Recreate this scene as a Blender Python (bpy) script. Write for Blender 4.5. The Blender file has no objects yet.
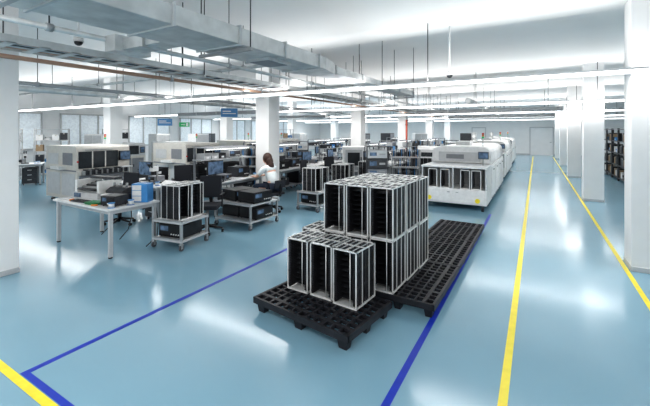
import bpy, bmesh, math, random
from mathutils import Vector, Matrix
random.seed(4)
SC=bpy.context.scene
COL=SC.collection
try:
    SC.view_settings.view_transform='Standard'
except Exception: pass
try:
    SC.view_settings.look='Medium High Contrast'
except Exception: pass
R=math.radians

# ------------------------------------------------------------ materials
def mat(name,col,rough=.5,metal=0.,var=.06,scale=12.,bump=0.,emit=0.,coat=0.):
    m=bpy.data.materials.new(name); m.use_nodes=True
    nt=m.node_tree; b=nt.nodes['Principled BSDF']
    b.inputs['Roughness'].default_value=rough; b.inputs['Metallic'].default_value=metal
    tc=nt.nodes.new('ShaderNodeTexCoord'); n=nt.nodes.new('ShaderNodeTexNoise')
    n.inputs['Scale'].default_value=scale; n.inputs['Detail'].default_value=3
    nt.links.new(tc.outputs['Object'],n.inputs['Vector'])
    r=nt.nodes.new('ShaderNodeValToRGB')
    r.color_ramp.elements[0].position=.3; r.color_ramp.elements[1].position=.7
    r.color_ramp.elements[0].color=tuple(max(0,c*(1-var)) for c in col)+(1,)
    r.color_ramp.elements[1].color=tuple(min(1,c*(1+var)) for c in col)+(1,)
    nt.links.new(n.outputs['Fac'],r.inputs['Fac']); nt.links.new(r.outputs['Color'],b.inputs['Base Color'])
    if bump:
        bp=nt.nodes.new('ShaderNodeBump'); bp.inputs['Strength'].default_value=bump; bp.inputs['Distance'].default_value=.02
        nt.links.new(n.outputs['Fac'],bp.inputs['Height']); nt.links.new(bp.outputs['Normal'],b.inputs['Normal'])
    if emit:
        nt.links.new(r.outputs['Color'],b.inputs['Emission Color']); b.inputs['Emission Strength'].default_value=emit
    if coat: b.inputs['Coat Weight'].default_value=coat; b.inputs['Coat Roughness'].default_value=.08
    return m
M={}
M['white']=mat('white_paint',(.78,.78,.78),.5)
M['wall']=mat('wall_plaster',(.82,.82,.82),.8,var=.02,scale=3)
M['ceil']=mat('ceiling_paint',(.76,.76,.76),.9,var=.02,scale=1)
M['floor']=mat('blue_epoxy',(.225,.385,.48),.17,var=.04,scale=.6,coat=.06)
M['yellow']=mat('yellow_tape',(.85,.70,.04),.4)
M['blue']=mat('blue_tape',(.01,.04,.42),.4)
M['alu']=mat('brushed_aluminium',(.84,.84,.83),.32,.3)
M['galv']=mat('galvanised_steel',(.60,.61,.61),.36,.45,var=.15,scale=5)
M['steel']=mat('grey_steel',(.38,.39,.40),.4,.4)
M['black']=mat('black_plastic',(.010,.010,.012),.4,var=.3)
M['rib']=mat('black_slotted_plastic',(.028,.028,.032),.35,var=.3)
M['pallet']=mat('pallet_plastic',(.018,.018,.023),.5,var=.3)
M['dark']=mat('dark_grey_plastic',(.04,.042,.048),.45,var=.2)
M['mid']=mat('mid_grey_paint',(.22,.23,.25),.5)
M['light']=mat('light_grey_paint',(.52,.53,.54),.45)
M['cream']=mat('cream_paint',(.58,.56,.52),.45)
M['glass']=mat('smoked_glass',(.04,.045,.05),.08,var=.1)
M['screen']=mat('screen_glow',(.07,.11,.17),.2,emit=.35,var=.6,scale=9)
M['rubber']=mat('grey_rubber',(.10,.10,.11),.7)
M['skyblue']=mat('bright_blue_plastic',(.07,.28,.60),.4)
M['signblue']=mat('sign_blue',(.10,.28,.55),.5)
M['red']=mat('red_plastic',(.55,.03,.02),.4)
M['brick']=mat('red_brown_paint',(.42,.09,.06),.5)
M['orange']=mat('orange_plastic',(.75,.25,.05),.4)
M['copper']=mat('brown_insulated_pipe',(.42,.27,.20),.5)
M['green']=mat('green_sign',(.03,.35,.13),.4,emit=.3)
M['pcb']=mat('green_circuit_board',(.02,.22,.08),.4,var=.5,scale=60)
M['card']=mat('cardboard',(.38,.28,.18),.8)
M['fabric']=mat('dark_chair_fabric',(.03,.032,.04),.9,bump=.3,scale=80)
M['lamp']=mat('lamp_diffuser',(1,1,1),.5,var=0,emit=4.)
M['window']=mat('daylight_window',(.70,.76,.80),.3,var=.1,emit=.2)
M['skin']=mat('skin',(.72,.45,.34),.55)
M['hair']=mat('dark_brown_hair',(.05,.02,.013),.5,var=.4,scale=40)
M['shirt']=mat('white_shirt_fabric',(.80,.84,.85),.8)
M['jeans']=mat('dark_trousers',(.03,.04,.07),.85)
M['lip']=mat('lip',(.5,.16,.14),.5)

# ------------------------------------------------------------ builder
class B:
    def __init__(s): s.bm=bmesh.new(); s.ms=[]
    def mi(s,m):
        if m not in s.ms: s.ms.append(m)
        return s.ms.index(m)
    def box(s,x0,x1,y0,y1,z0,z1,m='white'):
        return s.hull([(x0,y0),(x1,y0),(x1,y1),(x0,y1)],z0,z1,m)
    def hull(s,pts,z0,z1,m='white',top=None):
        top=top or pts; k=s.mi(m); n=len(pts)
        a=[s.bm.verts.new((p[0],p[1],z0)) for p in pts]; b=[s.bm.verts.new((p[0],p[1],z1)) for p in top]
        fs=[s.bm.faces.new(a[::-1]),s.bm.faces.new(b)]
        for i in range(n): fs.append(s.bm.faces.new((a[i],a[(i+1)%n],b[(i+1)%n],b[i])))
        for f in fs: f.material_index=k
        return s
    def prof(s,pts,axis,a0,a1,m='white'):
        k=s.mi(m); n=len(pts)
        f=(lambda p,t:(t,p[0],p[1])) if axis=='x' else (lambda p,t:(p[0],t,p[1]))
        a=[s.bm.verts.new(f(p,a0)) for p in pts]; b=[s.bm.verts.new(f(p,a1)) for p in pts]
        fs=[s.bm.faces.new(a[::-1]),s.bm.faces.new(b)]
        for i in range(n): fs.append(s.bm.faces.new((a[i],a[(i+1)%n],b[(i+1)%n],b[i])))
        for q in fs: q.material_index=k
        return s
    def cyl(s,p0,p1,r,m='steel',seg=12,r2=None):
        k=s.mi(m); p0=Vector(p0); p1=Vector(p1); d=p1-p0
        q=d.to_track_quat('Z','Y').to_matrix(); r2=r if r2 is None else r2
        a=[];b=[]
        for i in range(seg):
            t=2*math.pi*i/seg; v=q@Vector((math.cos(t),math.sin(t),0))
            a.append(s.bm.verts.new(p0+v*r)); b.append(s.bm.verts.new(p1+v*r2))
        fs=[s.bm.faces.new(a[::-1]),s.bm.faces.new(b)]
        for i in range(seg):
            f=s.bm.faces.new((a[i],a[(i+1)%seg],b[(i+1)%seg],b[i])); f.smooth=True; fs.append(f)
        for f in fs: f.material_index=k
        return s
    def path(s,pts,r,m='black',seg=6):
        for p,q in zip(pts[:-1],pts[1:]): s.cyl(p,q,r,m,seg)
        return s
    def ball(s,c,r,m='white',sc=(1,1,1),seg=14):
        k=s.mi(m); mt=Matrix.Translation(c)@Matrix.Diagonal((sc[0],sc[1],sc[2],1))
        g=bmesh.ops.create_uvsphere(s.bm,u_segments=seg,v_segments=max(6,seg//2+2),radius=r,matrix=mt)
        for v in g['verts']:
            for f in v.link_faces: f.material_index=k; f.smooth=True
        return s
    def obj(s,name,parent=None,loc=(0,0,0),rot=0,bev=0,label=None):
        bmesh.ops.recalc_face_normals(s.bm,faces=s.bm.faces[:])
        me=bpy.data.meshes.new(name); s.bm.to_mesh(me); s.bm.free()
        for m in s.ms: me.materials.append(M[m])
        o=bpy.data.objects.new(name,me); COL.objects.link(o)
        o.location=loc; o.rotation_euler=(0,0,R(rot))
        if parent: o.parent=parent
        if bev:
            md=o.modifiers.new('bevel','BEVEL'); md.width=bev; md.segments=3; md.limit_method='ANGLE'
        if label: o['label']=label
        return o
def root(name):
    e=bpy.data.objects.new(name,None); COL.objects.link(e); e.empty_display_size=.1; return e
def tag(o,label,cat,group=None,loc=None,rot=None):
    o['label']=label; o['category']=cat
    if group: o['group']=group
    if loc is not None: o.location=loc
    if rot is not None: o.rotation_euler=(0,0,R(rot))
    return o
def struct(o): o['kind']='structure'; return o
def kids(o):
    return [c for c in bpy.data.objects if c.parent==o]
KC={}
def dup(o):
    n=o.copy(); COL.objects.link(n)
    if o not in KC: KC[o]=kids(o)
    for c in KC[o]:
        d=dup(c); d.parent=n; d.matrix_parent_inverse=c.matrix_parent_inverse.copy()
    return n
CACHE={}
def place(key,fn,loc,rot,label,cat,group=None):
    if key in CACHE: o=dup(CACHE[key])
    else: o=fn(); CACHE[key]=o
    return tag(o,label,cat,group,loc,rot)

# ------------------------------------------------------------ structure
struct(B().box(-20.2,6,-4,33.2,-.1,0,'floor').obj('floor'))
bays=[6.53+5.7*k for k in range(-2,6)]
CB,CR,BW=3.74,.30,.42
def ceilz(y):
    for i in range(len(bays)-1):
        if bays[i]<=y<=bays[i+1]:
            t=(y-bays[i]-BW)/(bays[i+1]-bays[i]-2*BW)
            return CB+.02+CR*math.sin(math.pi*t)**.9 if 0<t<1 else CB
    return CB
def ceiling():
    b=B(); k=b.mi('ceil'); prof=[]
    for i in range(len(bays)-1):
        y0,y1=bays[i],bays[i+1]
        prof+= [(y0+BW-.02,CB)]
        for j in range(0,17):
            t=j/16; prof.append((y0+BW+(y1-y0-2*BW)*t, CB+.02+CR*math.sin(math.pi*t)**.9 if 0<j<16 else CB+.02))
        prof+= [(y1-BW+.02,CB)]
    a=[b.bm.verts.new((-20.2,p[0],p[1])) for p in prof]; c=[b.bm.verts.new((6,p[0],p[1])) for p in prof]
    for i in range(len(prof)-1):
        f=b.bm.faces.new((a[i],c[i],c[i+1],a[i+1])); f.material_index=k; f.smooth=True
    return struct(b.obj('ceiling'))
ceiling()
struct(B().box(-20.2,6,33,33.2,0,4.1,'wall').obj('wall_north'))
struct(B().box(-20.2,-20,-4,33,0,4.1,'wall').obj('wall_west'))
struct(B().box(5.8,6,3,33,0,4.1,'wall').obj('wall_east'))
struct(B().box(-20.2,6,-4.2,-4,0,.9,'wall').obj('wall_south'))
for i,y in enumerate((5.2,8.6,12.0,15.4,18.8,22.2,25.6)):
    b=B().box(-19.99,-19.95,y,y+2.6,1.1,2.7,'window')
    for yy in (y,y+.86,y+1.73,y+2.6): b.box(-19.96,-19.9,yy-.03,yy+.03,1.07,2.73,'light')
    b.box(-19.96,-19.88,y-.05,y+2.65,1.04,1.1,'light').box(-19.96,-19.9,y-.03,y+2.63,2.7,2.76,'light')
    struct(b.obj('window_%d'%(i+1)))
def door(n,x,w):
    b=B().box(x-w/2,x+w/2,32.93,32.99,0,2.15,'wall')
    b.box(x-w/2-.06,x-w/2,32.9,33,0,2.21,'light').box(x+w/2,x+w/2+.06,32.9,33,0,2.21,'light').box(x-w/2,x+w/2,32.9,33,2.15,2.21,'light')
    b.box(x+w/2-.2,x+w/2-.08,32.86,32.93,1.0,1.04,'steel')
    struct(b.obj('door_%d'%n))
door(1,.35,1.5); door(2,-4.2,1.0)
struct(B().box(-20,5.8,32.96,33,0,.1,'light').obj('baseboard_north'))
cn=0
for cx,ys in ((1.335,[6.53+5.7*k for k in range(0,5)]),(-6.23,[1.87+5.7*k for k in range(0,6)]),(-13.6,[1.87+5.7*k for k in range(0,6)])):
    for cy in ys:
        cn+=1
        b=B().box(cx-.225,cx+.225,cy-.225,cy+.225,0,4.10,'wall').box(cx-.232,cx+.232,cy-.232,cy+.232,0,.07,'light')
        o=b.obj('trim_%d'%cn,bev=.008); o['kind']='structure'
def line(x0,x1,y0,y1,m,lab):
    o=B().box(x0,x1,y0,y1,.0005,.002,m).obj('floor_marking'); tag(o,lab,'floor marking','floor marking tapes')
line(-.232,-.172,.2,31,'yellow','yellow tape line marking the edge of the walkway')
line(1.035,1.09,.2,31,'yellow','yellow tape line running beside the white columns')
line(-.928,-.872,.2,9.0,'blue','blue tape line running beside the black pallets')
line(-3.485,-3.43,1.27,9.0,'blue','blue tape line between trolleys and pallets')
line(-3.485,-.93,1.222,1.27,'blue','short blue tape line beside a yellow one')
line(-12,-.24,1.155,1.215,'yellow','yellow tape line beside a blue one')

# ------------------------------------------------------------ luminaires
LZ=2.67
def luminaire():
    r=root('linear_luminaire')
    B().prof([(-.04,.045),(.04,.045),(.03,.075),(-.03,.075)],'x',-1.5,1.5,'white').obj('housing',r)
    B().box(-1.5,1.5,-.036,.036,0,.045,'lamp').obj('diffuser',r)
    B().cyl((1.1,0,.07),(1.1,0,CB-LZ),.008,'dark',6).obj('suspension_rod',r)
    return r
for y in (.5,6.2,11.9,17.6,23.3,29.0):  # nearest row is out of view, added to light the foreground
    for i in range(8):
        x=-17.7+3*i
        if y<1 and (x<-4 or x>2): continue
        place('lum',luminaire,(x,y,LZ),0,'slim white linear light hung in a continuous row','ceiling light','rows of linear ceiling lights')
    for up in (0,1):
        l=bpy.data.lights.new('row_light','AREA'); l.shape='RECTANGLE'; l.size=23.5; l.size_y=.07
        l.energy=165 if up else 215; l.color=(1,.985,.96)
        if y>15: l.energy*=1.2
        o=bpy.data.objects.new('row_light',l); COL.objects.link(o)
        o.location=(-7.5,y,LZ+.085 if up else LZ-.01)
        o.rotation_euler=(math.pi,0,0) if up else (0,0,0)
w=bpy.data.worlds.new('w'); SC.world=w; w.use_nodes=True
w.node_tree.nodes['Background'].inputs[0].default_value=(.99,.985,.98,1); w.node_tree.nodes['Background'].inputs[1].default_value=1.15

# ------------------------------------------------------------ ducts, pipes
def duct():
    r=root('ventilation_duct'); z0=2.81
    B().box(-.32,.32,-2,4.6,0,.18,'galv').obj('duct_body',r,bev=.01)
    B().hull([(-.32,4.6),(.32,4.6),(.20,5.1),(-.20,5.1)],0,.18,'galv').obj('reducer',r)
    B().box(-.20,.20,5.1,9.5,0.02,.14,'galv').obj('duct_body',r,bev=.01)
    for i in range(9):
        y=-2+i*.8
        B().box(-.34,.34,y-.010,y+.010,-.016,.196,'light').obj('flange',r)
    for i in range(5):
        y=5.12+i*1.05
        B().box(-.22,.22,y-.010,y+.010,.005,.155,'light').obj('flange',r)
    for y in (1.0,2.9,7.0,9.2):
        wd=.38 if y<5 else .26
        B().cyl((-wd,y,-.05),(-wd,y,ceilz(y)-z0),.007,'dark',6).cyl((wd,y,-.05),(wd,y,ceilz(y)-z0),.007,'dark',6).box(-wd-.02,wd+.02,y-.02,y+.02,-.055,-.022,'steel').obj('hanger',r)
    B().box(-.18,.18,3.45,3.9,-.035,0,'light').box(-.15,.15,3.48,3.87,-.04,-.035,'mid').obj('air_grille',r)
    B().box(-1.1,-.32,2.4,2.65,.03,.16,'galv').box(-.72,-.69,2.37,2.68,.01,.18,'galv').obj('branch_duct',r)
    B().box(-1.3,-1.1,2.3,2.75,0,.19,'galv').obj('damper_box',r,bev=.01)
    return r
place('duct',duct,(-3.0,0,2.81),0,'galvanised rectangular ventilation duct with flanged joints','ventilation duct')
def tray():
    r=root('cable_tray'); b=B()
    for x in (-.25,.238): b.box(x,x+.012,-3,30,0,.08,'galv')
    for i in range(110):
        y=-3+i*.3; b.box(-.25,.25,y,y+.09,0,.008,'galv')
    b.obj('tray_channel',r)
    for i,(x,m) in enumerate(((-.15,'copper'),(-.07,'light'),(.02,'dark'),(.1,'steel'),(.17,'orange'))):
        B().cyl((x,-3,.035),(x,30,.035),.024,m,8).obj('cable',r)
    for y in range(-2,30,3):
        h=ceilz(y)-2.8
        B().cyl((-.26,y,0),(-.26,y,h),.008,'dark',6).cyl((.26,y,0),(.26,y,h),.008,'dark',6).box(-.28,.28,y-.02,y+.02,-.035,-.001,'galv').obj('hanger',r)
    return r
place('tray',tray,(-4.85,0,2.8),0,'perforated galvanised cable tray carrying coloured cables','cable tray')
def pipe(p0,p1,r,m,lab):
    e=root('ceiling_pipe'); p0=Vector(p0); p1=Vector(p1)
    B().cyl((0,0,0),p1-p0,r,m,12).obj('pipe_body',e)
    n=int((p1-p0).length/2.5)
    for i in range(n):
        q=(p1-p0)*((i+.5)/n); dr=(p1-p0).normalized()*.03
        B().cyl(q-dr,q+dr,r+.012,'steel',10).cyl(q,q+Vector((0,0,ceilz((p0+q).y)-p0.z)),.007,'dark',6).obj('clamp',e)
    tag(e,lab,'pipe',None,p0)
pipe((-5.45,-2,2.97),(-5.45,28,2.97),.045,'galv','galvanised steel pipe hung under the ceiling')
pipe((-5.75,-2,2.84),(-5.75,28,2.84),.03,'copper','reddish brown insulated pipe hung under the ceiling')
pipe((-4.3,-2,2.96),(-4.3,28,2.96),.03,'galv','galvanised slim pipe hung under the ceiling')
pipe((-19,5.2,3.12),(-3.6,5.2,3.12),.035,'galv','galvanised cross pipe hung under the ceiling')
pipe((-19,9.3,3.2),(-3.2,9.3,3.2),.04,'galv','galvanised cross pipe hung under the ceiling')
pipe((-8.6,2,2.83),(-8.6,28,2.83),.04,'steel','grey pipe running above the machines')
pipe((-10.4,2,2.9),(-10.4,28,2.9),.07,'galv','galvanised spiral pipe above the machines')
pipe((-2.0,13,2.94),(-2.0,30,2.94),.09,'galv','galvanised spiral pipe above the white machines')
def cross():
    r=root('cross_duct')
    B().box(-2.4,2.4,-.25,.25,0,.12,'steel').obj('duct_body',r,bev=.01)
    for x in (-2.4,-1.2,0,1.2,2.4): B().box(x-.015,x+.015,-.27,.27,-.015,.135,'galv').obj('flange',r)
    for x in (-2.0,2.0): B().cyl((x,.26,0),(x,.26,1.3),.007,'dark',6).obj('hanger',r)
    return r
for p in ((-1.65,14.2,2.58),(-11.4,10.8,2.58),(-11.4,15.6,2.58),(-1.65,20.2,2.58)):
    place('cross',cross,p,0,'flat grey duct hung crosswise under the ceiling','ventilation duct','crosswise ventilation ducts')
def dome():
    r=root('dome_camera')
    B().cyl((0,0,0),(0,0,.8),.012,'white').cyl((0,0,-.05),(0,0,0),.06,'white').obj('mount',r)
    B().ball((0,0,-.05),.05,'dark').obj('dome',r); return r
place('dome',dome,(-1.3,6.5,2.92),0,'small dark dome camera hung from the ceiling','security camera','dome cameras')
place('dome',dome,(-5.1,2.4,3.1),0,'small dark dome camera beside the pipes','security camera','dome cameras')

def sign(loc,w,h,m,lab,rot=30):
    r=root('hanging_sign')
    b=B().box(-w/2,w/2,-.015,.015,0,h,m)
    if m=='green':
        b.prof([(-w*.32,h*.42),(-w*.05,h*.42),(-w*.05,h*.2),(w*.02+.02,h*.5),(-w*.05,h*.8),(-w*.05,h*.58),(-w*.32,h*.58)],'y',-.018,-.016,'white')
        b.box(w*.15,w*.38,-.018,-.016,h*.15,h*.85,'white')
    else: b.box(-w*.4,w*.4,-.018,-.016,h*.35,h*.45,'white').box(-w*.4,w*.1,-.018,-.016,h*.6,h*.72,'white')
    b.obj('sign_panel',r)
    for x in (-w*.4,w*.4): B().cyl((x,0,h),(x,0,ceilz(loc[1])-loc[2]),.004,'steel',6).obj('wire',r)
    tag(r,lab,'sign',None,loc,rot)
sign((-12.0,8.6,2.1),.5,.26,'signblue','small blue sign hanging over the machines',50)
sign((-9.85,9.75,2.42),.6,.32,'signblue','blue sign hanging from the pipes',45)
sign((-14.2,11.2,2.1),.45,.2,'green','green illuminated exit sign with arrow and door',50)

# ------------------------------------------------------------ pallets & magazines
def pallet():
    r=root('plastic_pallet'); b=B()
    L,W=.6,.4
    for i in range(13):
        x=-L+.02+i*(2*L-.04)/12; b.box(x-.010,x+.010,-W,W,.115,.150,'pallet')
    for i in range(9):
        y=-W+.02+i*(2*W-.04)/8; b.box(-L,L,y-.009,y+.009,.115,.149,'pallet')
    for y in (-.285,.285): b.box(-L,L,y-.02,y+.02,.118,.152,'pallet')
    for x in (-.29,.29): b.box(x-.022,x+.022,-W,W,.118,.1515,'pallet')
    b.obj('deck',r)
    b=B()
    b.box(-L-.003,L+.003,-W-.003,-W+.02,.09,.153,'pallet').box(-L-.003,L+.003,W-.02,W+.003,.09,.153,'pallet').box(-L-.003,-L+.02,-W,W,.09,.153,'pallet').box(L-.02,L+.003,-W,W,.09,.153,'pallet')
    b.obj('rim',r)
    for x in (-.52,0,.52):
        for y in (-.33,0,.33):
            a,c=.04,.06
            B().hull([(x-a,y-a*.8),(x+a,y-a*.8),(x+a,y+a*.8),(x-a,y+a*.8)],0,.118,'pallet',[(x-c,y-c*.8),(x+c,y-c*.8),(x+c,y+c*.8),(x-c,y+c*.8)]).obj('foot',r)
    return r
PL='black plastic pallet with open grid deck'
ang=-7.7; ca,sa=math.cos(R(ang)),math.sin(R(ang))
cx=(-2.565-1.388)/2-sa*.4; cy=(2.894+2.735)/2+ca*.4
place('pallet',pallet,(cx,cy,0),ang,PL+', set slightly askew','pallet','black plastic pallets')
for p,rt in (((-1.27,4.27,0),89),((-1.255,5.49,0),89.3),((-1.245,6.71,0),89.3),((-2.09,4.42,0),90)):
    place('pallet',pallet,p,rt,PL,'pallet','black plastic pallets')

def magazine():
    r=root('magazine_rack'); w,l,h=.138,.200,.563
    b=B().box(-w,w,-l,l,.0,.008,'alu').box(-w,w,-l,-l+.03,.008,.018,'alu').box(-w,w,l-.03,l,.008,.018,'alu')
    b.obj('base_plate',r)
    b=B().box(-w,w,-l,-l+.024,h-.012,h,'alu').box(-w,w,l-.024,l,h-.012,h,'alu').box(-w,-w+.014,-l,l,h-.012,h,'alu').box(w-.014,w,-l,l,h-.012,h,'alu').box(-.010,.010,-l,l,h-.012,h-.001,'alu').box(-w,w,-.010,.010,h-.012,h-.002,'alu')
    for i in range(8):
        y=-.16+i*.046
        b.box(-w+.012,w-.012,y-.010,y+.010,h-.012,h-.008,'dark')
    for sx in (-1,1):
        b.box(sx*.07-.006,sx*.07+.006,-l,l,h-.011,h-.004,'light')
        for sy in (-1,1): b.cyl((sx*(w-.02),sy*(l-.011),h),(sx*(w-.02),sy*(l-.011),h+.0035),.008,'dark',8)
    b.obj('top_plate',r)
    for sx in (-1,1):
        b=B(); x=sx*(w-.020)
        for i in range(28):
            z=.035+i*(h-.065)/27; b.box(min(x,x-sx*.026),max(x,x-sx*.026),-l+.006,l-.006,z-.003,z+.003,'rib')
        for i in range(11):
            y=-.175+i*.035; b.box(min(x-sx*.006,x+sx*.010),max(x-sx*.006,x+sx*.010),y-.009,y+.009,.018,h-.012,'rib')
        for z in (.05,.20,.36,.51): b.box(min(x,x+sx*.006),max(x,x+sx*.006),-l+.006,l-.006,z-.012,z+.012,'rib')
        b.obj('side_wall',r)
        for sy in (-1,1):
            B().box(sx*w-.011 if sx>0 else -w,w if sx>0 else -w+.011,sy*l-.013 if sy>0 else -l,l if sy>0 else -l+.013,.008,h-.012,'alu').obj('corner_post',r)
        for yy in (-.07,.07):
            B().box(min(sx*(w-.010),sx*(w-.002)),max(sx*(w-.010),sx*(w-.002)),yy-.0035,yy+.0035,.008,h-.012,'alu').obj('brace_strip',r)
    for x,y in ((.064,-l+.006),(-.062,l-.006)):
        B().cyl((x,y,.008),(x,y,h-.012),.005,'alu',8).obj('stopper_rod',r)
    b=B()
    for i in range(9):
        z=.05+i*.055; b.box(-w+.036,w-.036,-l+.08,l-.03,z,z+.002,'dark')
    b.obj('board_carrier',r)
    B().box(-.11,-.07,-l-.002,-l+.001,h-.011,h-.002,'white').obj('sticker',r)
    return r
ML='black slotted circuit board magazine, aluminium frame'
rr=random.Random(9)
for layer in range(2):
    for i in range(3):
        for j in range(3):
            x=-1.45-.293*i+.02*j; y=3.885+.43*j
            place('mag',magazine,(x+rr.uniform(-.005,.005),y+rr.uniform(-.009,.009),.153+layer*.5675),rr.uniform(-.9,.9)-1,ML+', stacked on pallets','magazine rack','circuit board magazines on the pallets')
for x,y,rt in ((-1.625,3.375,-5),(-1.93,3.42,-4),(-2.24,3.435,-3),(-2.34,3.87,-1)):
    place('mag',magazine,(x,y,.153),rt,ML+', single layer on pallet','magazine rack','circuit board magazines on the pallets')

# ------------------------------------------------------------ generic items
def caster(parent,x,y,r=.045):
    B().box(x-.03,x+.03,y-.03,y+.03,2*r+.005,2*r+.015,'steel').box(x-.022,x-.017,y-.02,y+.02,r*.8,2*r+.005,'steel').box(x+.017,x+.022,y-.02,y+.02,r*.8,2*r+.005,'steel').cyl((x-.014,y,r),(x+.014,y,r),r,'rubber',14).obj('caster',parent)
def table_f(w,d,h=.74,top='white',leg='light',shelf=False,cables=0):
    def f():
        r=root('workbench' if shelf else 'work_table')
        B().box(-w/2,w/2,-d/2,d/2,h-.03,h,top).obj('tabletop',r,bev=.004)
        B().box(-w/2+.05,w/2-.05,-d/2+.06,-d/2+.09,h-.09,h-.03,leg).box(-w/2+.05,w/2-.05,d/2-.09,d/2-.06,h-.09,h-.03,leg).box(-w/2+.05,-w/2+.08,-d/2+.06,d/2-.06,h-.09,h-.03,leg).box(w/2-.08,w/2-.05,-d/2+.06,d/2-.06,h-.09,h-.03,leg).obj('frame',r)
        for x in (-w/2+.05,w/2-.05):
            for y in (-d/2+.07,d/2-.07):
                B().box(x-.025,x+.025,y-.025,y+.025,.02,h-.03,leg).cyl((x,y,0),(x,y,.02),.03,'black').obj('leg',r)
        rnd=random.Random(int(w*100)+cables)
        for k in range(cables):
            x=-w/2+.2+k*(w-.4)/max(1,cables-1); dx=rnd.uniform(-.15,.15)
            B().path([(x,d/2-.12,h+.006),(x+dx*.3,d/2-.02,h+.006),(x+dx*.5,d/2+.015,h-.1),(x+dx,d/2+.01,h-.38),(x+dx*1.4,d/2-.05,h-.58),(x+dx*.9,d/2-.2,.012)],.008,'black').obj('cable',r)
        if shelf:
            B().box(-w/2+.05,w/2-.05,-d/2+.1,d/2-.05,.22,.245,'mid').obj('lower_shelf',r)
            for x in (-w/2+.05,w/2-.05): B().box(x-.02,x+.02,d/2-.06,d/2-.02,h,h+.75,'mid').obj('upright',r)
            B().box(-w/2,w/2,d/2-.32,d/2-.02,h+.47,h+.49,'light').obj('upper_shelf',r)
            B().box(-w/2+.1,w/2-.1,d/2-.4,d/2-.32,h+.72,h+.76,'light').box(-w/2+.12,w/2-.12,d/2-.39,d/2-.33,h+.712,h+.72,'lamp').box(-w/2+.05,w/2-.05,d/2-.36,d/2-.02,h+.75,h+.77,'mid').obj('bench_light',r)
        return r
    return f
def chair():
    r=root('office_chair')
    B().box(-.23,.23,-.22,.23,.45,.53,'fabric').obj('seat',r,bev=.03)
    b=B().prof([(.22,.62),(.27,.60),(.31,1.02),(.27,1.03)],'x',-.21,.21,'fabric'); b.obj('backrest',r,bev=.02)
    B().box(-.03,.03,.18,.30,.44,.46,'black').box(-.03,.03,.28,.31,.44,.80,'black').obj('back_support',r)
    for sx in (-1,1):
        B().box(sx*.27-.025,sx*.27+.025,-.13,.13,.69,.72,'black').box(sx*.27-.012,sx*.27+.012,-.02,.02,.47,.69,'black').obj('armrest',r)
    B().cyl((0,0,.12),(0,0,.45),.025,'steel').cyl((0,0,.12),(0,0,.28),.035,'black').obj('gas_column',r)
    b=B()
    for i in range(5):
        t=2*math.pi*i/5; b.cyl((0,0,.12),(.28*math.cos(t),.28*math.sin(t),.075),.03,'black',8,.016)
    b.obj('star_base',r)
    for i in range(5):
        t=2*math.pi*i/5; x,y=.28*math.cos(t),.28*math.sin(t)
        B().cyl((x-.02,y,.03),(x+.02,y,.03),.03,'black',12).cyl((x,y,.03),(x,y,.08),.008,'steel',6).obj('caster',r)
    return r
def stool():
    r=root('work_chair')
    B().box(-.22,.22,-.2,.22,.40,.455,'fabric').obj('seat',r,bev=.02)
    B().prof([(.25,.58),(.28,.58),(.30,.76),(.27,.76)],'x',-.17,.17,'fabric').obj('backrest',r,bev=.012)
    B().box(-.025,.025,.1,.29,.385,.40,'black').box(-.02,.02,.275,.30,.385,.68,'black').obj('back_support',r)
    B().cyl((0,0,.10),(0,0,.40),.025,'steel').obj('gas_column',r)
    b=B()
    for i in range(5):
        t=2*math.pi*i/5+.3; b.cyl((0,0,.12),(.26*math.cos(t),.26*math.sin(t),.075),.03,'black',8,.016)
    b.obj('star_base',r)
    for i in range(5):
        t=2*math.pi*i/5+.3; x,y=.26*math.cos(t),.26*math.sin(t)
        B().cyl((x-.02,y,.03),(x+.02,y,.03),.03,'black',12).cyl((x,y,.03),(x,y,.08),.008,'steel',6).obj('caster',r)
    return r
def monitor():
    r=root('computer_monitor')
    B().box(-.25,.25,-.02,.02,.12,.44,'black').obj('housing',r,bev=.005)
    B().box(-.235,.235,-.023,-.019,.135,.425,'screen').obj('screen',r)
    B().box(-.03,.03,.02,.04,.0,.25,'black').box(-.11,.11,-.08,.08,0,.012,'black').obj('stand',r)
    return r
def keyboard():
    r=root('keyboard'); B().box(-.21,.21,-.07,.07,0,.018,'dark').obj('base',r)
    b=B()
    for i in range(14):
        for j in range(5): b.box(-.2+i*.0285,-.178+i*.0285,-.062+j*.025,-.042+j*.025,.018,.024,'black')
    b.obj('keys',r); return r
def trolley_f(w=.62,d=.62,h=.42):
    def f():
        r=root('trolley')
        for z in (.13,h):
            B().box(-w/2,w/2,-d/2,d/2,z,z+.03,'light').obj('shelf',r)
            for s in (-1,1): B().box(-w/2,w/2,s*(d/2-.01)-.01,s*(d/2-.01)+.01,z+.03,z+.05,'steel').obj('edge_rail',r)
        for x in (-w/2+.02,w/2-.02):
            for y in (-d/2+.02,d/2-.02):
                B().box(x-.018,x+.018,y-.018,y+.018,.105,h+.05,'steel').obj('post',r)
                caster(r,x,y)
        return r
    return f
def instrument_f(w,d,h,body='light',face='dark'):
    def f():
        r=root('test_instrument')
        B().box(-w/2,w/2,-d/2,d/2,.015,h,body).obj('case',r,bev=.006)
        b=B().box(-w/2+.015,w/2-.015,-d/2-.006,-d/2+.001,.03,h-.015,face)
        b.box(-w/2+.04,-w*.08,-d/2-.009,-d/2-.005,h*.5,h*.85,'screen')
        for i in range(4): b.cyl((w*.06+i*w*.1,-d/2-.02,h*.3),(w*.06+i*w*.1,-d/2-.005,h*.3),.012,'alu',8)
        b.obj('front_panel',r)
        for x in (-1,1):
            for y in (-1,1): B().cyl((x*(w/2-.03),y*(d/2-.03),0),(x*(w/2-.03),y*(d/2-.03),.016),.012,'black',8).obj('foot',r)
        return r
    return f
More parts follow.
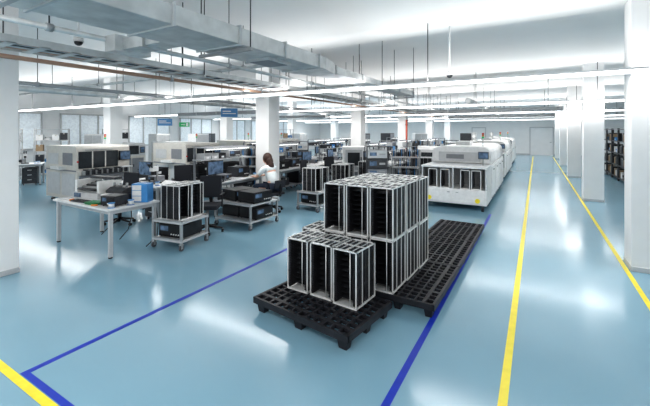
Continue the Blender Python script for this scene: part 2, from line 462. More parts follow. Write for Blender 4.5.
def bin_f(m):
    def f():
        r=root('storage_bin')
        B().box(-.1,.1,-.15,.15,0,.01,m).box(-.1,-.092,-.15,.15,.01,.13,m).box(.092,.1,-.15,.15,.01,.13,m).box(-.1,.1,.142,.15,.01,.13,m).box(-.1,.1,-.15,-.142,.01,.08,m).obj('tub',r)
        B().box(-.04,.04,-.153,-.149,.02,.06,'white').obj('label_card',r)
        return r
    return f
def crate():
    r=root('plastic_crate')
    b=B().box(-.3,.3,-.2,.2,0,.012,'black')
    for s in (-1,1): b.box(s*.294-.006,s*.294+.006,-.2,.2,.012,.22,'black').box(-.3,.3,s*.194-.006,s*.194+.006,.012,.22,'black')
    b.obj('tub',r)
    b=B()
    for s in (-1,1): b.box(-.31,.31,s*.2-.012,s*.2+.012,.2,.225,'black').box(s*.3-.012,s*.3+.012,-.2,.2,.2,.225,'black')
    b.obj('rim',r)
    B().box(-.05,.05,-.214,-.2,.08,.14,'white').obj('label_card',r)
    return r
def spool():
    r=root('solder_spool')
    B().cyl((0,0,0),(0,0,.008),.05,'skyblue',18).obj('flange',r)
    B().cyl((0,0,.07),(0,0,.078),.05,'skyblue',18).obj('flange',r)
    B().cyl((0,0,.008),(0,0,.07),.04,'alu',18).obj('wire_winding',r); return r
def papers():
    r=root('document_folder')
    B().box(-.11,.11,-.15,.15,0,.012,'white').obj('folder_cover',r)
    B().box(-.1,.1,-.14,.14,.012,.014,'light').obj('sheet',r); return r
def handtool():
    r=root('screwdriver')
    B().cyl((0,-.09,.014),(0,.0,.014),.013,'orange',10).obj('handle',r)
    B().cyl((0,0,.014),(0,.1,.014),.004,'steel',8).obj('blade',r); return r
def carton_f(w,d,h,m='card'):
    def f():
        r=root('cardboard_box')
        B().box(-w/2,w/2,-d/2,d/2,0,h,m).obj('carton',r)
        B().box(-.025,.025,-d/2-.001,d/2+.001,h-.06,h+.001,'cream').obj('packing_tape',r)
        return r
    return f
def microscope():
    r=root('stereo_microscope')
    B().box(-.11,.11,-.13,.13,0,.03,'dark').obj('base',r,bev=.008)
    B().cyl((0,.1,.03),(0,.1,.42),.018,'steel').obj('pole',r)
    B().box(-.05,.05,-.07,.1,.27,.37,'white').cyl((0,-.02,.2),(0,-.02,.27),.035,'black').obj('head',r,bev=.01)
    for x in (-.03,.03): B().cyl((x,-.05,.35),(x,-.13,.43),.018,'black').obj('eyepiece',r)
    return r
def tasklamp():
    r=root('magnifier_lamp')
    B().cyl((0,0,0),(0,0,.04),.05,'white').obj('base',r)
    B().cyl((0,0,.04),(.08,0,.26),.01,'white',8).cyl((.08,0,.26),(-.12,-.15,.38),.01,'white',8).obj('arm',r)
    B().cyl((-.12,-.15,.33),(-.12,-.15,.37),.09,'white',20).obj('lamp_head',r); return r
def pctower():
    r=root('computer_tower')
    B().box(-.1,.1,-.22,.22,.01,.43,'black').obj('case',r,bev=.006)
    B().box(-.09,.09,-.228,-.22,.02,.42,'dark').box(-.07,.07,-.232,-.228,.33,.37,'mid').cyl((0,-.235,.28),(0,-.228,.28),.012,'light').obj('front_panel',r)
    for x in (-.07,.07): B().box(x-.015,x+.015,-.18,.18,0,.01,'rubber').obj('foot',r)
    return r
def reelrack():
    r=root('reel_rack')
    for x in (-.4,.4):
        B().box(x-.015,x+.015,-.25,-.22,.1,1.35,'steel').box(x-.015,x+.015,.22,.25,.1,1.35,'steel').box(x-.015,x+.015,-.25,.25,1.32,1.35,'steel').obj('side_frame',r)
    for k in range(4):
        z=.2+k*.3
        sh=B().box(-.4,.4,-.25,.25,z,z+.015,'light').obj('shelf',r)
        b=B()
        for i in range(16):
            x=-.36+i*.047; b.cyl((x,0,z+.14),(x+.016,0,z+.14),.12,('dark','light','dark','mid','skyblue')[(i*7+k*3)%5],14)
        b.obj('component_reels',sh)
    for x in (-.38,.38):
        for y in (-.22,.22): caster(r,x,y)
    return r
def instrack():
    r=root('instrument_rack')
    b=B()
    for x in (-.28,.26):
        for y in (-.3,.28): b.box(x,x+.02,y,y+.02,.1,1.5,'dark')
    b.box(-.28,.28,-.3,.3,1.48,1.5,'dark').box(-.28,.28,-.3,.3,.1,.13,'dark'); b.obj('rack_frame',r)
    for k,(h,m) in enumerate(((.2,'dark'),(.13,'light'),(.26,'black'),(.13,'mid'),(.26,'dark'),(.2,'light'))):
        z=.14+sum((.2,.13,.26,.13,.26,.2)[:k])+k*.015
        B().box(-.25,.25,-.3,.2,z,z+h,m).box(-.2,-.02,-.305,-.3,z+h*.3,z+h*.75,'screen').box(.05,.2,-.31,-.3,z+h*.4,z+h*.6,'steel').obj('module',r)
    for x in (-.24,.24):
        for y in (-.26,.26): caster(r,x,y,.04)
    return r
def chamber():
    r=root('test_chamber')
    B().box(-.45,.45,-.4,.4,.12,1.35,'white').obj('body',r,bev=.025)
    d=B().box(-.38,.2,-.43,-.40,.55,1.25,'light').box(-.3,.12,-.436,-.43,.7,1.15,'glass').obj('door',r)
    B().box(.15,.18,-.47,-.43,.8,1.0,'black').obj('handle',d)
    B().box(.24,.42,-.415,-.40,.8,1.2,'dark').box(.26,.40,-.42,-.415,1.0,1.15,'screen').obj('control_panel',r)
    B().box(-.38,.38,-.412,-.40,.2,.48,'mid').obj('vent_grille',r)
    for x in (-.38,.38):
        for y in (-.32,.32): caster(r,x,y,.05)
    return r
def shelfunit_f(w=1.0,d=.45,h=2.0,n=5,m='light'):
    def f():
        r=root('storage_shelf')
        for x in (-w/2+.02,w/2-.02):
            for y in (-d/2+.02,d/2-.02): B().box(x-.02,x+.02,y-.02,y+.02,0,h,m).obj('post',r)
        for i in range(n):
            z=.1+i*(h-.15)/(n-1); B().box(-w/2+.001,w/2-.001,-d/2+.001,d/2-.001,z,z+.03,m).obj('shelf_board',r)
        return r
    return f
def cabinet_f(m):
    def f():
        r=root('drawer_cabinet')
        B().box(-.21,.21,-.27,.27,.06,.6,m).obj('body',r,bev=.004)
        for z in (.08,.25,.42):
            d=B().box(-.2,.2,-.285,-.271,z,z+.155,'mid' if m=='light' else 'dark').obj('drawer',r)
            B().box(-.06,.06,-.30,-.285,z+.1,z+.115,'alu').obj('handle',d)
        for x in (-.17,.17):
            for y in (-.22,.22): B().cyl((x-.012,y,.028),(x+.012,y,.028),.028,'black').box(x-.008,x+.008,y-.01,y+.01,.03,.06,'steel').obj('caster',r)
        return r
    return f

# ---- surface mount placement machine, front is -Y
def placer():
    r=root('placement_machine'); w,d=1.4,1.7
    x0,x1,y0,y1=-w/2,w/2,-d/2,d/2
    B().box(x0,x1,y0,y1,.1,.86,'cream').obj('base_body',r,bev=.006)
    for s,xx in ((-1,x0),(1,x1)):
        B().box(min(xx,xx+s*.008),max(xx,xx+s*.008),y0+.12,-.05,.2,.78,'light').obj('side_door',r)
        B().box(min(xx,xx+s*.008),max(xx,xx+s*.008),.05,y1-.12,.2,.78,'light').obj('side_door',r)
        B().box(min(xx,xx+s*.01),max(xx,xx+s*.01),y0+.25,y0+.75,1.0,1.32,'mid').obj('side_window',r)
        B().box(min(xx,xx+s*.01),max(xx,xx+s*.01),y0+1.0,y1-.15,1.0,1.3,'light').obj('side_vent',r)
        B().box(min(xx,xx+s*.012),max(xx,xx+s*.012),y0+.05,y1-.03,.84,.875,'mid').obj('trim_strip',r)
    B().prof([(y0+.05,.86),(y1,.86),(y1,1.50),(y0+.10,1.50),(y0+.05,1.45)],'x',x0,x1,'cream').obj('upper_hood',r,bev=.006)
    B().box(x0+.05,x1-.34,y0+.035,y0+.055,.92,1.36,'glass').obj('window',r)
    for q in (.33,.66):
        xx=x0+.05+(w-.39)*q; B().box(xx-.015,xx+.015,y0+.028,y0+.036,.92,1.36,'cream').obj('window_bar',r)
    B().box(x0+.2,x1-.5,y0+.01,y0+.034,1.39,1.41,'steel').obj('hood_handle',r)
    B().box(x0+.04,x1-.04,y0-.03,y0+.02,.16,.74,'mid').obj('front_cover',r,bev=.01)
    b=B()
    for i in range(25):
        x=x0+.1+i*.048; b.box(x,x+.028,y0-.14,y0+.04,.76,.87+.03*(i%2),'dark' if i%3 else 'steel')
    b.obj('feeder_bank',r)
    b=B()
    for i in range(9):
        x=x0+.14+i*.135; b.cyl((x-.02,y0-.1,.52),(x+.0,y0-.1,.52),.11,('light','mid','dark')[i%3],16)
    b.obj('component_reels',r)
    B().box(x1-.33,x1-.02,y0-.04,y0+.02,1.08,1.34,'black').box(x1-.31,x1-.04,y0-.044,y0-.039,1.10,1.32,'screen').box(x1-.18,x1-.14,y0+.01,y0+.06,1.18,1.24,'steel').obj('control_monitor',r)
    B().box(x1-.34,x1-.02,y0-.16,y0+.02,.88,.91,'light').obj('keyboard_tray',r)
    B().cyl((x0+.025,y0+.02,1.1),(x0+.025,y0+.06,1.1),.022,'red').obj('emergency_button',r)
    e=B().cyl((x1-.15,.2,1.48),(x1-.15,.2,1.66),.012,'steel',8).obj('signal_tower',r)
    for z,m in ((1.66,'green'),(1.71,'orange'),(1.76,'red')): B().cyl((x1-.15,.2,z),(x1-.15,.2,z+.045),.03,m).obj('signal_lamp',e)
    for x in (x0+.12,x1-.12):
        for y in (y0+.12,y1-.12): B().cyl((x,y,0),(x,y,.03),.05,'black').cyl((x,y,.03),(x,y,.1),.02,'steel').obj('levelling_foot',r)
    B().box(x0-.15,x0,-.25,.25,.88,.96,'alu').obj('board_conveyor',r)
    B().box(x1,x1+.15,-.25,.25,.88,.96,'alu').obj('board_conveyor',r)
    return r
PM='cream placement machine with dark window and feeder bank'
for p in ((-11.0,5.45,0),(-10.3,8.25,0),(-10.9,11.6,0),(-11.2,14.4,0)):
    place('placer',placer,p,90,PM,'machine','placement machines in the production line')
def printer_machine():
    r=root('screen_printer')
    B().box(-.6,.6,-.7,.7,.1,.9,'cream').obj('base_body',r,bev=.01)
    B().prof([(-.69,.9),(.7,.9),(.7,1.4),(-.62,1.4),(-.69,1.33)],'x',-.6,.6,'light').obj('cover',r,bev=.01)
    B().box(-.45,.3,-.70,-.685,.95,1.3,'glass').obj('window',r)
    B().box(.36,.56,-.705,-.69,1.0,1.25,'black').box(.38,.54,-.708,-.704,1.03,1.22,'screen').obj('control_panel',r)
    for s in (-1,1):
        d=B().box(min(s*.02,s*.5),max(s*.02,s*.5),-.715,-.70,.2,.8,'mid').obj('cabinet_door',r)
        B().box(s*.065-.015,s*.065+.015,-.73,-.715,.45,.55,'black').obj('handle',d)
    for x in (-.5,.5):
        for y in (-.6,.6): B().cyl((x,y,0),(x,y,.1),.035,'black').obj('levelling_foot',r)
    return r
for p in ((-14.8,8.6,0),(-14.8,11,0)):
    place('sprint',printer_machine,p,90,'grey enclosed process machine behind the line','machine','process machines')

# ---- reflow oven (front is -Y at y=0)
def oven():
    r=root('reflow_oven'); w=.76
    B().box(-w,w,0,.95,.14,.50,'white').obj('loader_base',r,bev=.012)
    for s in (-1,1):
        d=B().box(min(s*.02,s*(w-.05)),max(s*.02,s*(w-.05)),-.014,0,.18,.46,'white').obj('base_door',r,bev=.004)
        B().box(s*.1-.03,s*.1+.03,-.028,-.014,.41,.425,'steel').obj('handle',d)
        B().cyl((s*(w-.2),-.030,.25),(s*(w-.2),-.0145,.25),.055,'yellow',18).obj('warning_disc',r)
    for x in (-w+.02,0,w-.02): B().box(x-.02,x+.02,0,.04,.50,1.0,'light').obj('frame_post',r,bev=.004)
    B().box(-w,-w+.02,.04,.95,.50,1.0,'light').obj('side_panel',r)
    B().box(w-.02,w,.04,.95,.50,1.0,'white').obj('side_panel',r)
    B().box(-w+.03,w-.03,.85,.95,.50,1.0,'light').obj('back_panel',r)
    B().box(-w-.005,w+.005,-.01,.96,1.0,1.045,'white').obj('loader_top',r,bev=.01)
    for i,x in enumerate((-.5,-.2,.27,.52)):
        hw=.11
        b=B().box(x-hw,x-hw+.016,.06,.45,.50,.96,'alu').box(x+hw-.016,x+hw,.06,.45,.50,.96,'alu').box(x-hw,x+hw,.06,.45,.94,.96,'alu').box(x-hw,x+hw,.06,.45,.50,.515,'alu').box(x-hw+.016,x-hw+.022,.08,.44,.515,.94,'mid').box(x+hw-.022,x+hw-.016,.08,.44,.515,.94,'mid')
        for k in range(10): b.box(x-hw+.02,x-hw+.04,.07,.42,.54+k*.04,.545+k*.04,'dark').box(x+hw-.04,x+hw-.02,.07,.42,.54+k*.04,.545+k*.04,'dark')
        b.obj('magazine_lift',r)
    B().box(-w,w,.98,4.75,.14,1.04,'white').obj('tunnel_body',r,bev=.01)
    pts=[(-w+.01,1.05),(w-.01,1.05),(w-.03,1.34),(w-.07,1.42),(w-.16,1.47),(w-.3,1.49),(-w+.3,1.49),(-w+.16,1.47),(-w+.07,1.42),(-w+.03,1.34)]
    for k in range(4):
        y=.99+k*.94
        d=B().prof(pts,'y',y,y+.90,'white').obj('hood_section',r,bev=.02)
        B().prof([(w-.022,1.12),(w-.015,1.12),(w-.030,1.29),(w-.036,1.29)],'y',y+.2,y+.72,'mid').obj('hood_window',d)
        d=B().box(w-.005,w+.012,y+.04,y+.88,.2,.98,'white').obj('side_door',r,bev=.004)
        B().box(w+.012,w+.03,y+.38,y+.5,.88,.9,'black').obj('handle',d)
        B().box(w-.004,w+.006,y+.1,y+.8,.15,.185,'mid').obj('kick_vent',r)
    B().box(-.55,.5,.955,.99,1.10,1.34,'light').obj('front_hatch',r)
    B().box(-.35,.1,.945,.955,1.16,1.28,'mid').obj('hatch_window',r)
    B().box(-.3,.1,2.0,2.5,1.49,1.60,'light').obj('fan_box',r,bev=.01)
    B().cyl((-.1,4.2,1.48),(-.1,4.2,1.85),.08,'galv',20).cyl((-.1,4.2,1.52),(-.1,4.2,1.58),.12,'galv',20).obj('exhaust_collar',r)
    B().box(.5,.74,.55,.59,1.20,1.38,'dark').box(.515,.725,.545,.551,1.215,1.365,'screen').cyl((.61,.58,1.04),(.61,.58,1.25),.015,'steel').obj('control_monitor',r)
    e=B().cyl((.5,1.5,1.47),(.5,1.5,1.70),.012,'steel',8).obj('signal_tower',r)
    for z,m in ((1.7,'green'),(1.75,'orange'),(1.8,'red')): B().cyl((.5,1.5,z),(.5,1.5,z+.045),.03,m).obj('signal_lamp',e)
    for x in (-w+.1,w-.1):
        for y in (.08,.88,1.2,2.4,3.5,4.6): B().cyl((x,y,0),(x,y,.14),.035,'dark').obj('levelling_foot',r)
    return r
place('oven',oven,(-1.75,9.12,0),0,'long white reflow oven with open loader at its end','machine','white ovens along the walkway')
place('oven',oven,(-1.8,15.2,0),0,'white enclosed oven machine further along the walkway','machine','white ovens along the walkway')
place('oven',oven,(-1.9,21.5,0),0,'white enclosed oven machine further along the walkway','machine','white ovens along the walkway')

# ------------------------------------------------------------ left working area
place('tbl165',table_f(1.68,.85,cables=3),(-6.27,3.37,0),0,'white worktable on grey steel legs','table')
def labeler():
    r=root('label_printer')
    B().box(-.18,.18,-.2,.22,0,.11,'alu').obj('case',r,bev=.012)
    B().prof([(-.1,.11),(.22,.11),(.22,.2),(.0,.2),(-.1,.15)],'x',-.17,.17,'dark').obj('cover',r,bev=.008)
    B().box(-.14,.02,-.206,-.199,.04,.09,'dark').obj('media_slot',r)
    B().box(.06,.16,-.206,-.199,.04,.09,'screen').obj('display',r)
    for x in (-.12,.0,.12): B().cyl((x,.05,.2),(x,.05,.27),.02,'steel',10).obj('spindle',r)
    B().box(-.14,.14,-.32,-.2,.03,.045,'light').obj('output_tray',r); return r
place('labp',labeler,(-6.15,3.52,.74),20,'low metal desktop unit with dark cover on the worktable','printer')
def bigprinter():
    r=root('bench_machine')
    B().box(-.32,.32,-.24,.24,0,.1,'light').obj('base',r,bev=.008)
    for x in (-.28,.28): B().box(x-.03,x+.03,-.2,.22,.1,.30,'alu').obj('side_plate',r)
    for k in range(5): B().cyl((-.25,-.18+k*.08,.15+k*.02),(.25,-.18+k*.08,.15+k*.02),.022,'steel' if k%2 else 'dark',12).obj('roller',r)
    B().box(-.32,.32,.08,.22,.30,.34,'dark').obj('top_bridge',r)
    B().box(-.25,-.1,-.26,-.24,.02,.09,'screen').obj('display',r)
    return r
place('bigp',bigprinter,(-6.72,3.48,.74),8,'metal bench machine with rollers on the worktable','machine')
def bluebox():
    r=root('parts_cabinet')
    B().box(-.13,.13,-.1,.1,0,.30,'skyblue').obj('case',r,bev=.006)
    for i in range(3):
        B().box(-.115,.03,-.108,-.10,.02+i*.09,.1+i*.09,'white').obj('drawer',r)
    return r
place('bluebox',bluebox,(-5.60,3.6,.74),30,'small light blue and white parts cabinet on the worktable','parts cabinet')
place('insD3',instrument_f(.28,.26,.16,'dark','black'),(-5.70,3.2,.74),15,'black electronic instrument on the white worktable','instrument')
place('kb',keyboard,(-6.42,3.08,.74),5,'black keyboard on the white worktable','keyboard','keyboards')
for i in range(3):
    o=B().box(-.13,.13,-.09,.09,0,.012,'pcb').obj('circuit_board'); tag(o,'green circuit board lying on the worktable','circuit board','circuit boards',(-6.03,3.08,.742+i*.014),i*8)
place('papers',papers,(-6.93,3.1,.741),-10,'white paper documents lying on a bench','document','paper documents')
place('bindark',bin_f('dark'),(-5.86,3.55,.741),5,'black open storage bin on the white worktable','storage bin','storage bins on worktables')
for q in ((-6.7,3.08,.741,30),(-5.85,3.02,.741,-50)):
    place('tool',handtool,q[:3],q[3],'orange-handled screwdriver on the worktable','screwdriver','screwdrivers')
for q in ((-5.52,3.05,.741),(-5.50,3.34,.741)):
    place('spool',spool,q,0,'small blue wire spool on the worktable','wire spool','wire spools')
IB=instrument_f(.5,.45,.22,'black','black')
def mag_trolley(x,y,rt):
    place('trol',trolley_f(),(x,y,0),rt,'low steel trolley on casters carrying a magazine','trolley','low steel trolleys')
    c,s=math.cos(R(rt)),math.sin(R(rt))
    place('mag',magazine,(x+.10*s,y-.10*c,.45),rt+90,ML+', standing on a trolley','magazine rack','circuit board magazines on trolleys')
    place('mag',magazine,(x-.185*s,y+.185*c,.45),rt+90,ML+', standing on a trolley','magazine rack','circuit board magazines on trolleys')
    place('insD',IB,(x,y,.161),rt,'black electronic unit on the lower shelf','instrument','black electronic instruments')
mag_trolley(-5.16,4.0,8)
mag_trolley(-4.66,7.45,-4)
place('chair',chair,(-5.33,4.72,0),35,'black fabric office chair with armrests','chair','black office chairs')
place('trolL',trolley_f(.95,.85,.45),(-5.15,5.60,0),0,'wide steel trolley loaded with black equipment','trolley')
place('insD',IB,(-5.38,5.60,.481),80,'black electronic instrument on the trolley','instrument','black electronic instruments')
place('insD',IB,(-4.90,5.56,.481),85,'black electronic instrument on the trolley','instrument','black electronic instruments')
place('insD',IB,(-5.38,5.60,.161),90,'black electronic instrument on the lower shelf','instrument','black electronic instruments')
place('insD',IB,(-4.90,5.60,.161),88,'black electronic instrument on the lower shelf','instrument','black electronic instruments')

WB='electronics workbench with upper shelf and lamp'
def stock_bench(x,y,rot,w=1.6,seedn=0,shelf=True,k=None):
    rnd=random.Random(seedn)
    c,s=math.cos(R(rot)),math.sin(R(rot))
    def P(a,b,z): return (x+a*c-b*s,y+a*s+b*c,z)
    if shelf: place('bench',table_f(w,.8,.75,'light','steel',True,4),(x,y,0),rot,WB,'workbench','electronics workbenches')
    else: place('benchp',table_f(w,.8,.75,'white','steel',False,3),(x,y,0),rot,'plain white worktable on steel legs','table','plain worktables')
    if k is None: k=rnd.choice((0,1,2,3))
    if k!=3: place('mon',monitor,P(-.35,.12,.75),rot+rnd.uniform(-15,15),'black computer monitor on a workbench','monitor','computer monitors')
    else: place('crate',crate,P(-.35,.05,.75),rot,'black plastic crate on a workbench','crate','black plastic crates')
    if k==0: place('mic',microscope,P(.3,-.12,.75),rot+10,'stereo microscope with white head on a workbench','microscope','stereo microscopes')
    elif k in (1,3): place('insB',instrument_f(.42,.35,.26,'dark','black'),P(.35,.05,.75),rot,'black test instrument on a workbench','instrument','black test instruments')
    else: place('tl',tasklamp,P(.5,0,.75),rot,'white magnifier lamp on a workbench','lamp','magnifier lamps')
    if k!=3 and rnd.random()<.7: place('kb',keyboard,P(-.3,-.22,.75),rot,'black keyboard on a workbench','keyboard','keyboards')
    if rnd.random()<.8: place('papers',papers,P(.05,-.22,.75),rot+rnd.uniform(-20,20),'white paper documents lying on a bench','document','paper documents')
    if k in (0,2): place('insN',instrument_f(.24,.26,.14,'mid','black'),P(.08,.1,.75),rot,'small grey soldering station on a workbench','instrument','small soldering stations')
    for i in range(rnd.choice((0,1,2))): place('spool',spool,P(.62+.06*i,-.25+.13*i,.75),rot,'small blue wire spool on a workbench','wire spool','wire spools')
    if shelf:
        place('insL' if k else 'insS',instrument_f(.4,.30,.18,'light' if k else 'dark'),P(.25,.22,1.242),rot,'test instrument on a bench shelf','instrument','test instruments on shelves')
        for i in range(3):
            m=rnd.choice(('skyblue','dark','dark','light'))
            place('bin'+m,bin_f(m),P(-.62+.23*i,.22,1.242),rot,{'skyblue':'blue','dark':'black','light':'grey'}[m]+' open storage bin on a bench shelf','storage bin','storage bins on bench shelves')
        place('pc',pctower,P(.45,0,.246),rot,'black computer tower on a lower bench shelf','computer','computer towers')
        place('carton2',carton_f(.3,.3,.22,'dark'),P(-.2,0,.246),rot,'dark grey box on a lower bench shelf','box','dark boxes on lower shelves')
    else:
        place('cab'+('light' if k else 'dark'),cabinet_f('light' if k else 'dark'),P(.45,.0,0),rot,'drawer cabinet on casters under a worktable','drawer cabinet','drawer cabinets')
stock_bench(-6.45,6.40,90,1.6,1)
place('insN',instrument_f(.24,.26,.14,'mid','black'),(-6.33,6.1,.75),100,'small grey soldering station on a workbench','instrument','small soldering stations')
place('bindark',bin_f('dark'),(-6.25,5.80,.75),80,'black open storage bin on a workbench','storage bin','storage bins on worktables')
row=[(-7.5,5.0,0),(-8.3,10.0,90),(-6.75,9.1,90),(-6.75,10.8,90),(-6.75,12.45,90),(-4.6,11.3,-90),(-4.6,13.2,-90),(-4.9,15.1,-90),(-6.8,15.2,90),(-6.8,17,90),(-4.6,17.2,-90),(-4.6,19.2,-90),(-8.6,12.5,90),(-8.6,14.5,90),(-7.2,20.8,90),(-4.6,22,-90),(-9.2,18,90),(-13.3,3.5,60),(-15.8,5.4,60)]
for i,(x,y,rt) in enumerate(row): stock_bench(x,y,rt,1.6,10+i,shelf=(i%3!=0))
for i,(x,y,rt) in enumerate(((-5.8,9.1,100),(-5.85,10.6,70),(-5.85,12.7,95),(-5.8,15.0,100),(-3.8,15.3,-100),(-7.45,10.2,95),(-7.6,7.2,80),(-5.9,17.2,90),(-7.3,4.2,10),(-7.6,6.0,60),(-3.7,11.6,-100),(-3.7,17.2,-90),(-12.6,3.0,60))):
    place('chair',chair,(x,y,0),rt,'black fabric office chair with armrests','chair','black office chairs')
for i,(x,y) in enumerate(((-4.5,8.6),(-4.3,9.8),(-3.2,12.2))):
    mag_trolley(x,y,5*i)
for i,(x,y) in enumerate(((-8.3,8.3),(-8.4,7.2),(-8.7,5.9))):
    place('trol',trolley_f(),(x,y,0),5*i,'low steel trolley carrying black crates','trolley','low steel trolleys')
    for k in range(2): place('crate',crate,(x,y,.475+.226*k),5*i+90,'black plastic crate on a trolley','crate','black plastic crates')
for i,(x,y,rt) in enumerate(((-7.6,8.6,60),(-3.4,10.6,20),(-3.3,14.1,10),(-5.6,19.6,30),(-9.2,10.6,80))):
    place('reel',reelrack,(x,y,0),rt,'wheeled rack holding component reels','reel rack','wheeled reel racks')
for i,(x,y,rt) in enumerate(((-5.3,14.0,20),(-7.9,11.4,70),(-3.7,9.0,30),(-7.9,16.4,60),(-3.2,16.4,20))):
    place('irack',instrack,(x,y,0),rt,'dark wheeled rack stacked with instruments','instrument rack','wheeled instrument racks')
for i,(x,y,rt) in enumerate(((-3.2,13.1,0),(-3.3,18.4,10),(-9.7,16.6,70),(-5.6,11.7,30))):
    place('chamber',chamber,(x,y,0),rt,'white wheeled test chamber with window door','test chamber','white test chambers')
def tall_f(m):
    def f():
        r=root('equipment_cabinet')
        B().box(-.4,.4,-.35,.35,.05,1.75,m).obj('body',r,bev=.01)
        for sx in (-1,1):
            d=B().box(min(sx*.01,sx*.38),max(sx*.01,sx*.38),-.365,-.351,.1,1.7,'light' if m=='white' else 'mid').obj('door',r)
            B().box(sx*.05-.01,sx*.05+.01,-.385,-.366,.85,1.0,'black').obj('handle',d)
        for x in (-.33,.33):
            for y in (-.28,.28): B().cyl((x,y,0),(x,y,.05),.03,'black').obj('foot',r)
        return r
    return f
for i,p in enumerate(((-8.9,19.6,0),(-10,20.9,0),(-6.5,23.2,0),(-4,25.5,0),(-17.4,9,0),(-17.2,12,0),(-17,15,0),(-12.4,18,0),(-14.5,20,0),(-9,24,0),(-11.5,25,0),(-15.6,13.2,0))):
    m='white' if i%3 else 'dark'
    place('tall'+m,tall_f(m),p,(90 if i%2 else 30),('tall white' if m=='white' else 'tall dark grey')+' two-door equipment cabinet','cabinet','tall equipment cabinets')
def fill_shelf(x,y,rot,key,w,seedn,lab):
    rnd=random.Random(seedn); c,s=math.cos(R(rot)),math.sin(R(rot))
    place(key,shelfunit_f(w,.45,2.0,5,'dark' if key=='shd' else 'light'),(x,y,0),rot,lab,'shelf','storage shelves')
    for k in range(4):
        z=.13+k*1.85/4
        n=int(w/.3)
        for i in range(n):
            a=-w/2+.18+i*(w-.36)/max(1,n-1)
            if rnd.random()<.12: continue
            q=(x+a*c,y+a*s,z)
            t=rnd.random()
            if t<.15: place('carton',carton_f(.24,.32,.26),q,rot,'brown cardboard box on a storage shelf','cardboard box','boxes on storage shelves')
            elif t<.35: place('cartonw',carton_f(.24,.32,.22,'white'),q,rot,'white cardboard box on a storage shelf','cardboard box','boxes on storage shelves')
            elif t<.7: place('cartond',carton_f(.26,.32,.30,'dark'),q,rot,'dark grey box on a storage shelf','box','boxes on storage shelves')
            else:
                m=rnd.choice(('skyblue','dark','dark','light'))
                place('bin'+m,bin_f(m),q,rot,{'skyblue':'blue','dark':'black','light':'grey'}[m]+' open bin on a storage shelf','storage bin','bins on storage shelves')
for i,(x,y) in enumerate(((2.9,15.5),(2.9,16.8),(2.9,18.1),(2.9,19.4),(2.9,20.7))):
    fill_shelf(x,y,-90,'shd',1.2,40+i,'dark steel storage shelf filled with boxes')
for i,(x,y) in enumerate(((-15.2,3.2),(-17.6,5.6),(-18.6,10.5),(-12.5,16.5),(-17.9,7.4))):
    fill_shelf(x,y,60,'shl',1.2,60+i,'light steel storage shelf filled with boxes')
def redpipe():
    r=root('sprinkler_riser')
    B().cyl((0,0,0),(0,0,2.5),.05,'brick',16).cyl((0,0,2.5),(0,0,CB),.03,'galv',16).obj('standpipe',r)
    for z in (.5,2.2): B().cyl((0,0,z),(0,0,z+.06),.07,'brick',16).obj('coupling',r)
    B().cyl((0,-.05,1.1),(0,-.16,1.1),.03,'brick').cyl((0,-.16,1.1),(0,-.18,1.1),.1,'steel',16).obj('valve_wheel',r)
    return r
place('riser',redpipe,(-5.93,18.65,0),0,'red vertical sprinkler pipe beside a column','pipe')

# ------------------------------------------------------------ person
def skinmesh(name,verts,edges,radii,matn,parent,rootv=0,sub=2,label=None):
    me=bpy.data.meshes.new(name); me.from_pydata(verts,edges,[]); me.update()
    o=bpy.data.objects.new(name,me); COL.objects.link(o)
    sk=o.modifiers.new('skin','SKIN'); sk.use_smooth_shade=True
    for i,v in enumerate(me.skin_vertices[0].data):
        rr=radii[i]; v.radius=rr if isinstance(rr,tuple) else (rr,rr); v.use_root=(i==rootv)
    ss=o.modifiers.new('sub','SUBSURF'); ss.levels=sub; ss.render_levels=sub
    bpy.context.view_layer.update()
    dg=bpy.context.evaluated_depsgraph_get()
    nm=bpy.data.meshes.new_from_object(o.evaluated_get(dg)); bpy.data.objects.remove(o)
    nm.materials.clear(); nm.materials.append(M[matn])
    for p in nm.polygons: p.use_smooth=True; p.material_index=0
    n=bpy.data.objects.new(name,nm); COL.objects.link(n); n.parent=parent
    if label: n['label']=label
    return n
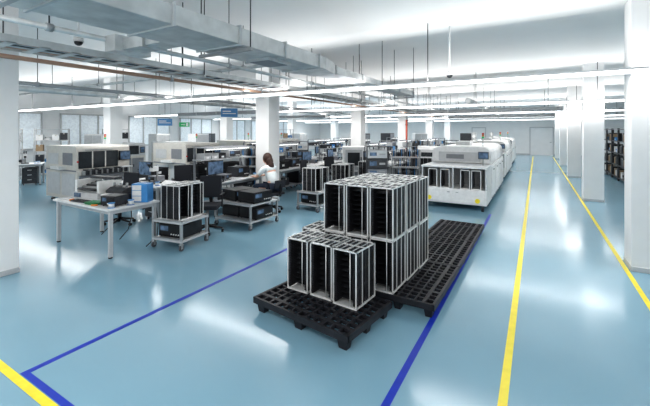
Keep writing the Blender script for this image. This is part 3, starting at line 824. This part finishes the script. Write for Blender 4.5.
def person():
    r=root('person')
    V=[];E=[];Ra=[]
    def a(p,rad,par=None):
        V.append(p);Ra.append(rad)
        if par is not None: E.append((par,len(V)-1))
        return len(V)-1
    pel=a((0,.05,.58),(.15,.12)); wa=a((0,.03,.75),(.12,.095),pel); ch=a((0,-.03,.92),(.15,.10),wa); nk0=a((0,-.07,1.03),(.09,.07),ch); nk=a((0,-.10,1.09),.045,nk0); hd=a((0,-.13,1.15),.05,nk)
    for sx in (-1,1):
        h=a((sx*.09,.02,.56),.085,pel); kn=a((sx*.11,-.40,.56),.06,h); cf=a((sx*.11,-.42,.38),.052,kn); an=a((sx*.11,-.40,.11),.036,cf); ft=a((sx*.115,-.50,.05),.035,an); a((sx*.12,-.58,.035),.028,ft)
        sh=a((sx*.17,-.06,1.0),.052,nk0); el=a((sx*.24,-.20,.80),.038,sh); wr=a((sx*.13,-.42,.79),.025,el); pm=a((sx*.115,-.48,.775),(.032,.016),wr)
        for k,fx in enumerate((-.027,-.009,.009,.027)):
            L=(.050,.062,.066,.052)[k if sx<0 else 3-k]
            f1=a((sx*.115+fx,-.48-L*.6,.775),.008,pm); a((sx*.115+fx*1.1,-.48-L,.762),.0065,f1)
        t1=a((sx*.115-sx*.035,-.475,.77),.009,pm); a((sx*.115-sx*.045,-.505,.763),.007,t1)
    skinmesh('body',V,E,Ra,'skin',r,0,1)
    Y,Z=-.09,-.06
    b=B().ball((0,-.06+Y,1.265+Z),.1,'skin',(.78,.95,1.18),20).ball((0,-.158+Y,1.25+Z),.016,'skin',(.8,1.2,1.2),8)
    for sx in (-1,1):
        b.ball((sx*.03,-.145+Y,1.275+Z),.012,'white',(1,.6,.8),8).ball((sx*.03,-.152+Y,1.275+Z),.006,'black',(1,.6,1),8).ball((sx*.08,-.05+Y,1.26+Z),.02,'skin',(.4,1,1.4),8)
    b.ball((0,-.146+Y,1.212+Z),.02,'lip',(1,.4,.35),8)
    b.obj('head',r)
    B().ball((0,-.03+Y,1.29+Z),.112,'hair',(.88,1.0,1.12),20).ball((0,.04+Y,1.2+Z),.088,'hair',(1.02,.8,1.5),16).ball((0,.085+Y,1.09+Z),.082,'hair',(1,.6,1.7),14).obj('hair',r)
    V.clear();E.clear();Ra.clear()
    pel=a((0,.05,.61),(.165,.135)); wa=a((0,.03,.75),(.138,.115),pel); ch=a((0,-.03,.92),(.165,.118),wa); nk0=a((0,-.07,1.02),(.10,.08),ch)
    for sx in (-1,1):
        sh=a((sx*.17,-.06,1.0),.066,nk0); el=a((sx*.23,-.18,.83),.053,sh)
    skinmesh('shirt',V[:],E[:],Ra[:],'shirt',r,0,1,'white short-sleeved shirt')
    V.clear();E.clear();Ra.clear()
    pel=a((0,.05,.60),(.165,.12))
    for sx in (-1,1):
        h=a((sx*.09,.02,.58),.085,pel); kn=a((sx*.11,-.40,.565),.07,h); cf=a((sx*.11,-.42,.38),.064,kn); an=a((sx*.11,-.40,.13),.052,cf)
    skinmesh('trousers',V[:],E[:],Ra[:],'jeans',r,0,1,'dark trousers')
    for sx in (-1,1):
        B().ball((sx*.118,-.49,.045),.05,'black',(.85,2.0,.85),12).obj('shoe',r)
    r.scale=(1.08,1.08,1.02)
    return r
p=person(); tag(p,'person with dark hair in white shirt seated, working at bench','person',None,(-5.42,6.72,0),-98)
place('stool',stool,(-5.40,6.72,0),-98,'black work chair with low backrest under a seated person','chair')

# ------------------------------------------------------------ camera
cam=bpy.data.cameras.new('cam'); co=bpy.data.objects.new('camera',cam); COL.objects.link(co)
co.location=(0,0,1.9); co.rotation_euler=(R(90),0,R(30.4)); cam.lens=19.94; cam.sensor_width=36; cam.shift_y=-.1108
cam.clip_end=200
SC.camera=co
